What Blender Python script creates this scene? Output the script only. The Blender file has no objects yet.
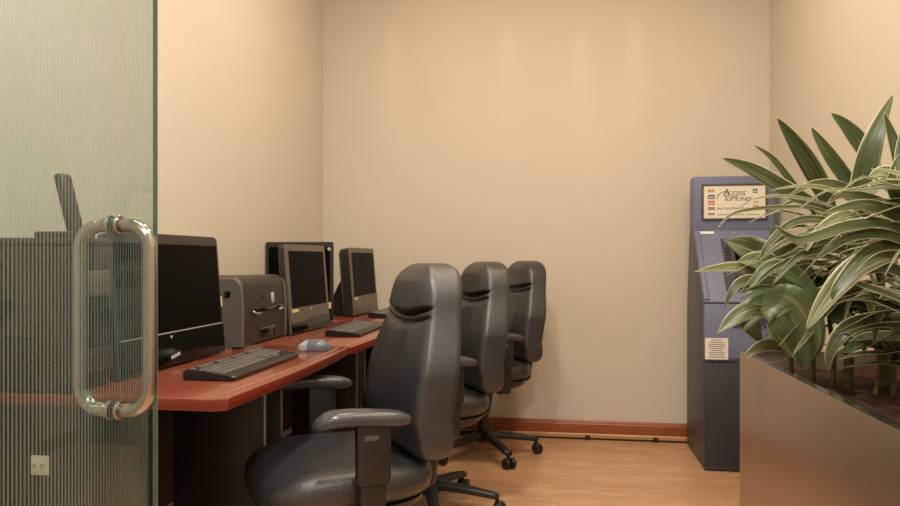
import bpy, bmesh, math, random
from mathutils import Vector, Matrix, noise
PI = math.pi
sc = bpy.context.scene
COL = sc.collection
random.seed(7)

# ------------------------------------------------------------------ camera
H = 1.05
TH = 0.1503
F = 720.0
CT, ST = math.cos(TH), math.sin(TH)
def W(px, py, d):
    """world point seen at photo pixel (px,py) at depth d in metres"""
    u = (px - 450) / F
    v = (258 - py) / F
    return Vector((CT*u*d - ST*d, ST*u*d + CT*d, H + v*d))
cam = bpy.data.cameras.new('camera')
cam.lens = 28.8; cam.sensor_width = 36; cam.shift_y = 5/900; cam.clip_start = 0.02
camo = bpy.data.objects.new('camera', cam); COL.objects.link(camo)
camo.location = (0, 0, H); camo.rotation_euler = (PI/2, 0, TH)
sc.camera = camo

# ------------------------------------------------------------------ materials
def newmat(name):
    m = bpy.data.materials.new(name); m.use_nodes = True
    nt = m.node_tree
    return m, nt, nt.nodes['Principled BSDF']
def srgb(r, g, b):
    f = lambda c: (c/255/12.92) if c/255 <= .04045 else ((c/255+.055)/1.055)**2.4
    return (f(r), f(g), f(b), 1)
def mat(name, c, rough=.5, metal=0, var=.06, scale=8, bump=0, bscale=200, coat=0, spec=.5, stretch=(1,1,1)):
    m, nt, p = newmat(name)
    tc = nt.nodes.new('ShaderNodeTexCoord')
    mp = nt.nodes.new('ShaderNodeMapping'); mp.inputs['Scale'].default_value = stretch
    nt.links.new(tc.outputs['Object'], mp.inputs['Vector'])
    n = nt.nodes.new('ShaderNodeTexNoise'); n.inputs['Scale'].default_value = scale; n.inputs['Detail'].default_value = 4
    nt.links.new(mp.outputs['Vector'], n.inputs['Vector'])
    r = nt.nodes.new('ShaderNodeValToRGB')
    r.color_ramp.elements[0].color = tuple(max(0, x*(1-var)) for x in c[:3]) + (1,)
    r.color_ramp.elements[1].color = tuple(min(1, x*(1+var)) for x in c[:3]) + (1,)
    r.color_ramp.elements[0].position = .3; r.color_ramp.elements[1].position = .7
    nt.links.new(n.outputs['Fac'], r.inputs['Fac'])
    nt.links.new(r.outputs['Color'], p.inputs['Base Color'])
    p.inputs['Roughness'].default_value = rough
    p.inputs['Metallic'].default_value = metal
    p.inputs['Coat Weight'].default_value = coat
    p.inputs['Specular IOR Level'].default_value = spec
    if bump:
        n2 = nt.nodes.new('ShaderNodeTexNoise'); n2.inputs['Scale'].default_value = bscale; n2.inputs['Detail'].default_value = 3
        nt.links.new(mp.outputs['Vector'], n2.inputs['Vector'])
        b = nt.nodes.new('ShaderNodeBump'); b.inputs['Strength'].default_value = bump; b.inputs['Distance'].default_value = .002
        nt.links.new(n2.outputs['Fac'], b.inputs['Height']); nt.links.new(b.outputs['Normal'], p.inputs['Normal'])
    return m

M = {}
M['wall'] = mat('wall_paint', (.66, .60, .50, 1), .75, var=.02, scale=1.3, bump=.08, bscale=160, spec=.2)
M['ceiling'] = mat('ceiling_paint', (.75, .70, .60, 1), .9, var=.02)
M['base'] = mat('baseboard_wood', srgb(150, 84, 50), .35, var=.18, scale=6, stretch=(1, 1, 9))
M['shoe'] = mat('shoe_moulding_wood', srgb(196, 146, 96), .4, var=.15, scale=6, stretch=(1, 1, 9))
M['cherry'] = mat('cherry_laminate', srgb(122, 62, 44), .25, var=.12, scale=5, stretch=(9, 1, 1), coat=.3)
M['cherry_edge'] = mat('cherry_edge_band', srgb(118, 44, 26), .3, var=.08, scale=5)
M['inlay'] = mat('cream_inlay', srgb(214, 160, 120), .4)
M['black_lam'] = mat('black_laminate', srgb(34, 30, 28), .45, var=.1)
M['brown_lam'] = mat('dark_brown_laminate', srgb(52, 40, 34), .5, var=.1)
M['silver'] = mat('silver_trim', srgb(150, 148, 140), .35, metal=.7)
M['leather'] = mat('charcoal_leather', srgb(41, 43, 45), .38, var=.14, scale=14, bump=.6, bscale=210, spec=.9)
M['pvc'] = mat('black_plastic', srgb(36, 35, 34), .38, var=.08, bump=.15, bscale=500)
M['armpad'] = mat('grey_arm_pad', srgb(64, 66, 70), .27, var=.08, spec=.7)
M['wheel'] = mat('black_rubber', srgb(26, 25, 25), .4)
M['chrome'] = mat('chrome', (.75, .73, .70, 1), .12, metal=1)
M['steel'] = mat('polished_steel_tube', (.44, .42, .39, 1), .2, metal=1, var=.05, scale=40, stretch=(1, 1, .05))
M['bezel'] = mat('grey_brown_bezel', srgb(96, 88, 77), .38, var=.05)
M['bezel_d'] = mat('dark_bezel', srgb(48, 43, 40), .35, var=.05)
M['gloss'] = mat('gloss_black', srgb(14, 13, 12), .07, var=.05)
M['screen'] = mat('dark_screen', srgb(13, 12, 10), .4, var=.03, spec=.03)
M['line'] = mat('pale_line', srgb(190, 186, 176), .4)
M['sticker'] = mat('cream_sticker', srgb(224, 204, 140), .5)
M['badge'] = mat('silver_badge', srgb(205, 205, 200), .25, metal=.4)
M['prn'] = mat('grey_printer_shell', srgb(46, 40, 36), .42, var=.05, bump=.1, bscale=600)
M['prn_s'] = mat('silver_grey_printer_side', srgb(96, 91, 84), .4, var=.05)
M['key'] = mat('charcoal_keys', srgb(104, 100, 96), .35, var=.05)
M['kbd'] = mat('black_keyboard_shell', srgb(20, 19, 18), .35)
M['mouse'] = mat('blue_grey_mouse', srgb(92, 96, 108), .28, var=.05)
M['mouse2'] = mat('pale_mouse_button', srgb(165, 162, 158), .3)
M['atm'] = mat('slate_blue_plastic', srgb(110, 118, 145), .5, var=.04, bump=.15, bscale=300)
M['atm_s'] = mat('dark_slate_side', srgb(74, 73, 82), .45, var=.05)
M['atm_d'] = mat('charcoal_door', srgb(52, 55, 62), .5, var=.05)
M['atm_i'] = mat('dark_recess', srgb(60, 62, 76), .5)
M['paper'] = mat('cream_paper', srgb(232, 226, 206), .6, var=.02)
M['ink'] = mat('dark_ink', srgb(70, 66, 68), .6)
M['ink_r'] = mat('red_ink', srgb(200, 120, 80), .6)
M['ink_b'] = mat('blue_ink', srgb(98, 110, 140), .6)
M['soil'] = mat('potting_soil', srgb(74, 46, 30), .95, var=.5, scale=40, bump=1, bscale=90)
M['cane'] = mat('green_cane', srgb(112, 108, 66), .55, var=.3, scale=3, stretch=(2, 2, 30))
M['outlet'] = mat('ivory_plastic', srgb(226, 220, 190), .4)
M['lamp_trim'] = mat('white_trim', (.8, .78, .72, 1), .4)

# brushed steel planter
m, nt, p = newmat('brushed_bronze_steel'); M['planter'] = m
tc = nt.nodes.new('ShaderNodeTexCoord'); mp = nt.nodes.new('ShaderNodeMapping'); mp.inputs['Scale'].default_value = (60, 1.2, 60)
n = nt.nodes.new('ShaderNodeTexNoise'); n.inputs['Scale'].default_value = 6; n.inputs['Detail'].default_value = 5
nt.links.new(tc.outputs['Object'], mp.inputs['Vector']); nt.links.new(mp.outputs['Vector'], n.inputs['Vector'])
b = nt.nodes.new('ShaderNodeBump'); b.inputs['Strength'].default_value = .05; b.inputs['Distance'].default_value = .001
nt.links.new(n.outputs['Fac'], b.inputs['Height']); nt.links.new(b.outputs['Normal'], p.inputs['Normal'])
p.inputs['Base Color'].default_value = (.52, .42, .33, 1); p.inputs['Metallic'].default_value = .95; p.inputs['Roughness'].default_value = .38

# laminate floor, strips running along X
m, nt, p = newmat('oak_laminate_floor'); M['floor'] = m
tc = nt.nodes.new('ShaderNodeTexCoord')
bk = nt.nodes.new('ShaderNodeTexBrick')
bk.inputs['Color1'].default_value = srgb(212, 170, 134); bk.inputs['Color2'].default_value = srgb(199, 154, 118)
bk.inputs['Mortar'].default_value = srgb(178, 130, 94)
bk.inputs['Scale'].default_value = 1; bk.inputs['Brick Width'].default_value = .48; bk.inputs['Row Height'].default_value = .065
bk.inputs['Mortar Size'].default_value = .0012; bk.offset = .37
nt.links.new(tc.outputs['Object'], bk.inputs['Vector'])
mp = nt.nodes.new('ShaderNodeMapping'); mp.inputs['Scale'].default_value = (3, 34, 1)
n = nt.nodes.new('ShaderNodeTexNoise'); n.inputs['Scale'].default_value = 2.2; n.inputs['Detail'].default_value = 6
nt.links.new(tc.outputs['Object'], mp.inputs['Vector']); nt.links.new(mp.outputs['Vector'], n.inputs['Vector'])
r = nt.nodes.new('ShaderNodeValToRGB'); r.color_ramp.elements[0].color = (.72, .68, .62, 1); r.color_ramp.elements[1].color = (1.08, 1.06, 1.02, 1)
r.color_ramp.elements[0].position = .32; r.color_ramp.elements[1].position = .68
nt.links.new(n.outputs['Fac'], r.inputs['Fac'])
mx = nt.nodes.new('ShaderNodeMixRGB'); mx.blend_type = 'MULTIPLY'; mx.inputs['Fac'].default_value = .8
nt.links.new(bk.outputs['Color'], mx.inputs['Color1']); nt.links.new(r.outputs['Color'], mx.inputs['Color2'])
nt.links.new(mx.outputs['Color'], p.inputs['Base Color']); p.inputs['Roughness'].default_value = .3

# ribbed glass: clear tinted bands and milky bands, 7.2 mm pitch along the pane
m = bpy.data.materials.new('ribbed_glass'); m.use_nodes = True; M['glass'] = m
nt = m.node_tree; nt.nodes.clear()
out = nt.nodes.new('ShaderNodeOutputMaterial')
tc = nt.nodes.new('ShaderNodeTexCoord'); sp = nt.nodes.new('ShaderNodeSeparateXYZ')
nt.links.new(tc.outputs['Object'], sp.inputs['Vector'])
def mth(op, a, bb=None, clamp=False):
    q = nt.nodes.new('ShaderNodeMath'); q.operation = op; q.use_clamp = clamp
    for i, v in enumerate((a, bb)):
        if v is None: continue
        if isinstance(v, (int, float)): q.inputs[i].default_value = v
        else: nt.links.new(v, q.inputs[i])
    return q.outputs[0]
w = mth('SINE', mth('MULTIPLY', sp.outputs['Y'], 2*PI/.0077))
s = mth('ADD', mth('MULTIPLY', w, 4), .5, True)
inner = mth('LESS_THAN', sp.outputs['Y'], .325)          # plain margin at the free edge
s = mth('MULTIPLY', mth('MULTIPLY', s, inner), mth('GREATER_THAN', sp.outputs['X'], 0))
tr = nt.nodes.new('ShaderNodeBsdfTransparent'); tr.inputs['Color'].default_value = (.80, .865, .87, 1)
df = nt.nodes.new('ShaderNodeBsdfDiffuse'); df.inputs['Color'].default_value = (.44, .55, .50, 1)
tl = nt.nodes.new('ShaderNodeBsdfTranslucent'); tl.inputs['Color'].default_value = (.44, .55, .50, 1)
m0 = nt.nodes.new('ShaderNodeMixShader'); m0.inputs['Fac'].default_value = .4
nt.links.new(df.outputs[0], m0.inputs[1]); nt.links.new(tl.outputs[0], m0.inputs[2])
m1 = nt.nodes.new('ShaderNodeMixShader')
nt.links.new(mth('ADD', mth('MULTIPLY', s, .30), .008), m1.inputs['Fac'])
nt.links.new(tr.outputs[0], m1.inputs[1]); nt.links.new(m0.outputs[0], m1.inputs[2])
gl = nt.nodes.new('ShaderNodeBsdfGlossy'); gl.inputs['Roughness'].default_value = .03
gl.inputs['Color'].default_value = (.9, .95, .9, 1)
lw = nt.nodes.new('ShaderNodeLayerWeight'); lw.inputs['Blend'].default_value = .5
fr = mth('ADD', mth('MULTIPLY', mth('POWER', lw.outputs['Facing'], 4.5), .8), .035, True)
m2 = nt.nodes.new('ShaderNodeMixShader'); nt.links.new(fr, m2.inputs['Fac'])
nt.links.new(m1.outputs[0], m2.inputs[1]); nt.links.new(gl.outputs[0], m2.inputs[2])
nt.links.new(m2.outputs[0], out.inputs['Surface'])
M['glass_edge'] = mat('green_glass_edge', srgb(120, 134, 112), .2)

# leaves: colour by UV (u across the blade)
def leafmat(name, green, dark, cream, edge=.40, streak=.5, midrib=None):
    m, nt, p = newmat(name)
    uv = nt.nodes.new('ShaderNodeUVMap'); uv.uv_map = 'uv'
    sp = nt.nodes.new('ShaderNodeSeparateXYZ'); nt.links.new(uv.outputs['UV'], sp.inputs['Vector'])
    def mt(op, a, bb=None, clamp=False):
        q = nt.nodes.new('ShaderNodeMath'); q.operation = op; q.use_clamp = clamp
        for i, v in enumerate((a, bb)):
            if v is None: continue
            if isinstance(v, (int, float)): q.inputs[i].default_value = v
            else: nt.links.new(v, q.inputs[i])
        return q.outputs[0]
    fu = mt('FRACT', sp.outputs['X'])
    mp = nt.nodes.new('ShaderNodeMapping'); mp.inputs['Scale'].default_value = (11, .5, 1)
    nt.links.new(uv.outputs['UV'], mp.inputs['Vector'])
    n = nt.nodes.new('ShaderNodeTexNoise'); n.inputs['Scale'].default_value = 2; n.inputs['Detail'].default_value = 3
    nt.links.new(mp.outputs['Vector'], n.inputs['Vector'])
    d = mt('ABSOLUTE', mt('SUBTRACT', fu, .5))
    e = mt('MULTIPLY', mt('SUBTRACT', mt('ADD', d, mt('MULTIPLY', mt('SUBTRACT', n.outputs['Fac'], .5), .16)), edge), 22, True)
    st = mt('MULTIPLY', mt('SUBTRACT', n.outputs['Fac'], .56), 9, True)
    fac = mt('MAXIMUM', e, mt('MULTIPLY', st, streak), True)
    if midrib:
        mr = mt('MULTIPLY', mt('SUBTRACT', midrib, d), 40, True)
        fac = mt('MAXIMUM', fac, mt('MULTIPLY', mr, .8), True)
    g = nt.nodes.new('ShaderNodeMixRGB'); g.inputs['Color1'].default_value = dark; g.inputs['Color2'].default_value = green
    nt.links.new(n.outputs['Fac'], g.inputs['Fac'])
    c = nt.nodes.new('ShaderNodeMixRGB'); nt.links.new(fac, c.inputs['Fac'])
    nt.links.new(g.outputs[0], c.inputs['Color1']); c.inputs['Color2'].default_value = cream
    nt.links.new(c.outputs[0], p.inputs['Base Color'])
    p.inputs['Roughness'].default_value = .36
    # a little light passes through the blade
    tl = nt.nodes.new('ShaderNodeBsdfTranslucent'); nt.links.new(c.outputs[0], tl.inputs['Color'])
    ms = nt.nodes.new('ShaderNodeMixShader'); ms.inputs['Fac'].default_value = .18
    o = nt.nodes['Material Output']
    nt.links.new(p.outputs[0], ms.inputs[1]); nt.links.new(tl.outputs[0], ms.inputs[2]); nt.links.new(ms.outputs[0], o.inputs['Surface'])
    return m
M['leafA'] = leafmat('striped_leaf', srgb(98, 110, 64), srgb(44, 60, 32), srgb(222, 216, 172), .435, .25)
M['leafB'] = leafmat('broad_variegated_leaf', srgb(124, 142, 92), srgb(70, 92, 56), srgb(200, 208, 166), .485, .3, .01)
M['leafC'] = leafmat('pale_striped_leaf', srgb(150, 154, 110), srgb(96, 106, 66), srgb(218, 212, 170), .41, .6)

M['leafD'] = leafmat('white_mottled_leaf', srgb(150, 160, 112), srgb(84, 104, 62), srgb(228, 228, 200), .46, 1.0, .03)
# ------------------------------------------------------------------ object helpers
def link(o, parent=None):
    COL.objects.link(o)
    if parent is not None: o.parent = parent
    return o
def bmobj(name, bm, material, parent=None, smooth=False, loc=None):
    me = bpy.data.meshes.new(name)
    bmesh.ops.recalc_face_normals(bm, faces=bm.faces)
    bm.to_mesh(me); bm.free()
    mats = material if isinstance(material, (list, tuple)) else [material]
    for q in mats: me.materials.append(q)
    if smooth:
        for f in me.polygons: f.use_smooth = True
    o = bpy.data.objects.new(name, me); link(o, parent)
    if smooth and smooth != 'all':
        try: me.set_sharp_from_angle(angle=math.radians(38))
        except Exception: pass
    if loc is not None: o.location = loc
    return o
def tag(o, label, cat, group=None):
    o['label'] = label; o['category'] = cat
    if group: o['group'] = group
    return o
def thing(name, label, cat, loc=(0, 0, 0), rz=0, group=None):
    o = bpy.data.objects.new(name, None); link(o)
    o.empty_display_size = .05
    o.location = loc; o.rotation_euler = (0, 0, rz)
    return tag(o, label, cat, group)
def struct(o): o['kind'] = 'structure'; return o
def copy_tree(o, parent=None):
    c = o.copy(); COL.objects.link(c)
    if parent is not None: c.parent = parent; c.matrix_parent_inverse = o.matrix_parent_inverse.copy()
    for ch in kids[o.name] if o.name in kids else [x for x in COL.objects if x.parent == o]:
        copy_tree(ch, c)
    return c
kids = {}

def box(bm, c, s, bev=0, mtx=None, seg=2, mi=0):
    t = bmesh.new(); bmesh.ops.create_cube(t, size=1)
    bmesh.ops.scale(t, vec=s, verts=t.verts)
    if bev: bmesh.ops.bevel(t, geom=list(t.edges), offset=bev, segments=seg, affect='EDGES', profile=.5)
    bmesh.ops.translate(t, vec=c, verts=t.verts)
    if mtx is not None: bmesh.ops.transform(t, matrix=mtx, verts=t.verts)
    for f in t.faces: f.material_index = mi
    tmp = bpy.data.meshes.new('tmp'); t.to_mesh(tmp); t.free(); bm.from_mesh(tmp); bpy.data.meshes.remove(tmp)
    return bm
def nb(): return bmesh.new()
def bx(name, c, s, material, parent=None, bev=0, mtx=None, seg=2):
    return bmobj(name, box(nb(), c, s, bev, mtx, seg), material, parent, smooth=bool(bev))
def loft(bm, rings, closed=True, caps=True):
    vs = [[bm.verts.new(p) for p in r] for r in rings]
    n = len(vs[0])
    for a, b in zip(vs, vs[1:]):
        for i in range(n if closed else n-1):
            j = (i+1) % n
            bm.faces.new((a[i], a[j], b[j], b[i]))
    if caps:
        bm.faces.new(vs[0][::-1]); bm.faces.new(vs[-1])
    return bm
def tube(bm, pts, rad, n=12, caps=True):
    pts = [Vector(p) for p in pts]
    rings = []
    up = None
    for i, p in enumerate(pts):
        t = (pts[min(i+1, len(pts)-1)] - pts[max(i-1, 0)]).normalized()
        if up is None:
            up = Vector((0, 0, 1)) if abs(t.z) < .9 else Vector((1, 0, 0))
        s_ = t.cross(up).normalized(); up = s_.cross(t).normalized()
        r = rad[i] if isinstance(rad, (list, tuple)) else rad
        rings.append([p + (s_*math.cos(a) + up*math.sin(a))*r for a in [2*PI*k/n for k in range(n)]])
    return loft(bm, rings, True, caps)
def lathe(bm, prof, n=24, c=(0, 0, 0), axis='z'):
    rings = []
    for r, z in prof:
        ring = []
        for k in range(n):
            a = 2*PI*k/n
            if axis == 'z': q = Vector((r*math.cos(a), r*math.sin(a), z))
            elif axis == 'y': q = Vector((r*math.cos(a), z, r*math.sin(a)))
            else: q = Vector((z, r*math.cos(a), r*math.sin(a)))
            ring.append(q + Vector(c))
        rings.append(ring)
    return loft(bm, rings)
def prism(bm, poly, axis, a, b, bev=0):
    """extrude a 2-D polygon; axis 'z': (x,y), 'x': (y,z)"""
    t = bmesh.new()
    mk = (lambda p, h: (p[0], p[1], h)) if axis == 'z' else (lambda p, h: (h, p[0], p[1]))
    lo = [t.verts.new(mk(p, a)) for p in poly]; hi = [t.verts.new(mk(p, b)) for p in poly]
    n = len(poly)
    t.faces.new(lo[::-1]); t.faces.new(hi)
    for i in range(n): t.faces.new((lo[i], lo[(i+1) % n], hi[(i+1) % n], hi[i]))
    if bev: bmesh.ops.bevel(t, geom=list(t.edges), offset=bev, segments=2, affect='EDGES', profile=.5)
    tmp = bpy.data.meshes.new('tmp'); t.to_mesh(tmp); t.free(); bm.from_mesh(tmp); bpy.data.meshes.remove(tmp)
    return bm
def sellipse(a, hx, hy, n):
    c, s_ = math.cos(a), math.sin(a)
    return (math.copysign(abs(c)**(2/n), c)*hx, math.copysign(abs(s_)**(2/n), s_)*hy)

# ------------------------------------------------------------------ room
XL, XR, YB, YF, ZC = -1.43, 1.165, 4.25, -3.2, 3.0
def wallbox(name, lo, hi, material):
    c = [(a+b)/2 for a, b in zip(lo, hi)]; s_ = [b-a for a, b in zip(lo, hi)]
    return struct(bx(name, c, s_, material))
wallbox('floor', (XL-.1, YF-.1, -.1), (XR+.1, YB+.1, 0), M['floor'])
wallbox('ceiling', (XL-.1, YF-.1, ZC), (XR+.1, YB+.1, ZC+.1), M['ceiling'])
wallbox('wall_left', (XL-.1, YF-.1, 0), (XL, YB+.1, ZC), M['wall'])
wallbox('wall_right', (XR, YF-.1, 0), (XR+.1, YB+.1, ZC), M['wall'])
wallbox('wall_back', (XL, YB, 0), (XR, YB+.1, ZC), M['wall'])
wallbox('wall_front', (XL, YF-.1, 0), (XR, YF, ZC), M['wall'])
def board_prof(o):   # (distance from wall, z)
    return [(0, .036), (.014, .036), (.016, .05), (.016, .088), (.012, .094), (.012, .099), (.007, .107), (0, .108)]
bm = nb(); t = [(YB-d, z) for d, z in board_prof(0)]; prism(bm, t, 'x', XL, XR)
bb = struct(bmobj('baseboard_back', bm, M['base']))
bm = nb(); prism(bm, [(YB, .012), (YB-.02, .012), (YB-.021, .028), (YB-.016, .036), (YB, .036)], 'x', XL+.02, XR)
bmobj('shoe_moulding', bm, M['shoe'], bb)
bm = nb(); prism(bm, [(YB, 0), (YB-.012, 0), (YB-.012, .0118), (YB, .0118)], 'x', XL+.02, XR)
bmobj('shadow_gap_strip', bm, M['black_lam'], bb)
for px in (588, 655):
    q = W(px, 437, 4.12)
    bx('black_clip', (q.x, YB-.024, .014), (.028, .012, .028), M['black_lam'], bb, .002)
bm = nb()
bm2 = nb()
prof = board_prof(0)
rings = [[(XL+d, y, z) for d, z in prof] for y in (YF, YB-.017)]
loft(bm, rings)
bl = struct(bmobj('baseboard_left', bm, M['base']))
bx('shoe_moulding', (XL+.01, (YF+YB)/2-.02, .024), (.02, YB-YF-.06, .024), M['shoe'], bl, .004)
rings = [[(XR-d, y, z) for d, z in prof] for y in (YF, YB-.6)]
struct(bmobj('baseboard_right', loft(nb(), rings), M['base']))
# outlet under the desk
o = thing('wall_outlet', 'ivory power outlet on the black desk end panel, seen through the ribbed glass', 'outlet', (-1.183, 1.5035, .572), -PI/2)
bx('face_plate', (.003, 0, 0), (.006, .045, .045), M['outlet'], o, .002)
for dz in (-.011, .011): bx('socket', (.0065, dz, 0), (.003, .015, .026), M['paper'], o, .002)
for ch in [x for x in COL.objects if x.parent == o and x.name.startswith('socket')]:
    box_ = nb(); zc = -.011 if ch.name == 'socket' else .011
    for dy in (-.003, .003): box(box_, (.0085, zc+dy, 0), (.001, .0016, .009))
    bmobj('slot', box_, M['ink'], ch)

# ------------------------------------------------------------------ glass door
GX = -.747
door = bpy.data.objects.new('door_1', None); link(door); door.location = (GX, .893, 0); struct(door)
g = bx('glass_pane', (0, 0, 1.08), (.010, .712, 2.12), M['glass'], door, .0012, seg=1)
bx('polished_edge', (0, .3567, 1.08), (.0092, .0012, 2.12), M['glass_edge'], door)
bx('bottom_rail', (0, -.01, .03), (.03, .70, .05), M['steel'], door, .003)
for z in (.3, 1.9):
    bx('hinge', (0, -.33, z), (.04, .06, .09), M['steel'], door, .004)
HZ1, HZ0 = 1.106, .791
hy = W(116.5, 225, 1.225).y - .893
for sgn, nm in ((1, 'pull_handle'), (-1, 'pull_handle')):
    off, r = .0635, .0120
    pts = [(sgn*.006, hy, HZ1)]
    R = .040
    for k in range(9):
        a = PI/2*k/8
        pts.append((sgn*(off-R+R*math.sin(a)), hy, HZ1-R+R*math.cos(a)))
    for k in range(1, 8): pts.append((sgn*off, hy, HZ1-R-(HZ1-HZ0-2*R)*k/8))
    for k in range(9):
        a = PI/2*k/8
        pts.append((sgn*(off-R+R*math.cos(a)), hy, HZ0+R-R*math.sin(a)))
    pts.append((sgn*.006, hy, HZ0))
    hd = bmobj(nm, tube(nb(), pts, r, 20), M['steel'], door, smooth='all')
    for z in (HZ1, HZ0):
        prof = [(.0118, 0), (.0160, .0), (.0168, .001), (.0168, .0045), (.0160, .0055), (.0118, .0058)]
        c = bmobj('collar', lathe(nb(), [(a, sgn*(.0052+h)) for a, h in prof], 24, (0, hy, z), 'x'), M['steel'], hd, smooth=True)

# ------------------------------------------------------------------ desks
DZ = .74
DXF = -.728
def desk(y0, L, label, chamfer):
    d = thing('computer_desk', label, 'desk', (0, y0, 0), 0, 'desks in a row along the left wall')
    fx = DXF if chamfer else DXF+.012
    def front(t): return fx + .018*math.sin(PI*t)**.8
    poly = [(XL+.006, 0), (XL+.006, L-.003)]
    N = 30
    pts = []
    for i in range(N+1):
        t = 1-i/N
        pts.append((front(t), t*(L-.003)))
    if chamfer:
        pts = [p for p in pts if p[1] > .05] + [(DXF+.005, .018), (DXF-.022, .0)]
    poly += pts
    bm = prism(nb(), poly, 'z', DZ-.028, DZ, 0)
    for f in bm.faces: f.material_index = 0 if abs(f.normal.z) > .5 else 1
    bm.normal_update()
    for f in bm.faces: f.material_index = 0 if abs(f.normal.z) > .5 else 1
    bmesh.ops.bevel(bm, geom=[e for e in bm.edges if len(e.link_faces) == 2 and abs(abs(e.link_faces[0].normal.z)-abs(e.link_faces[1].normal.z)) > .5], offset=.003, segments=2, affect='EDGES', profile=.5)
    bmobj('desktop', bm, [M['cherry'], M['cherry_edge']], d, smooth=True)
    bm = nb()
    n = int(L/.0165)
    for i in range(2, n-1):
        t = i/n
        box(bm, (front(t)-.034, t*L, DZ+.0004), (.0028, .006, .0008))
    ol = bmobj('dotted_inlay', bm, M['inlay'], d); ol['kind'] = 'stuff'
    bx('modesty_panel', (XL+.14, L/2, .47), (.018, L-.06, .478), M['brown_lam'], d, .002)
    return d
def pedestal(d, y, wd=.135, x0=-1.13, x1=-.846):
    p = bx('support_leg', ((x0+x1)/2, y+wd/2, .356), (x1-x0, wd, .71), M['black_lam'], d, .004)
    for yy in (y+.005, y+wd-.005):
        bx('metal_trim', (x1+.001, yy, .356), (.008, .010, .70), M['silver'], p, .002)
    return p
d1 = desk(1.483, .957, 'cherry-topped desk nearest the glass door with the printer and the glossy black monitor', True)
pedestal(d1, .50)
bx('end_panel', (-1.235, .03, .356), (.36, .018, .711), M['black_lam'], d1, .002)
d2 = desk(2.440, .957, 'middle cherry-topped desk under the grey monitor beside the printer', False)
pedestal(d2, .50)
d3 = desk(3.397, .846, 'farthest cherry-topped desk touching the back wall', False)
pedestal(d3, .40)

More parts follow.
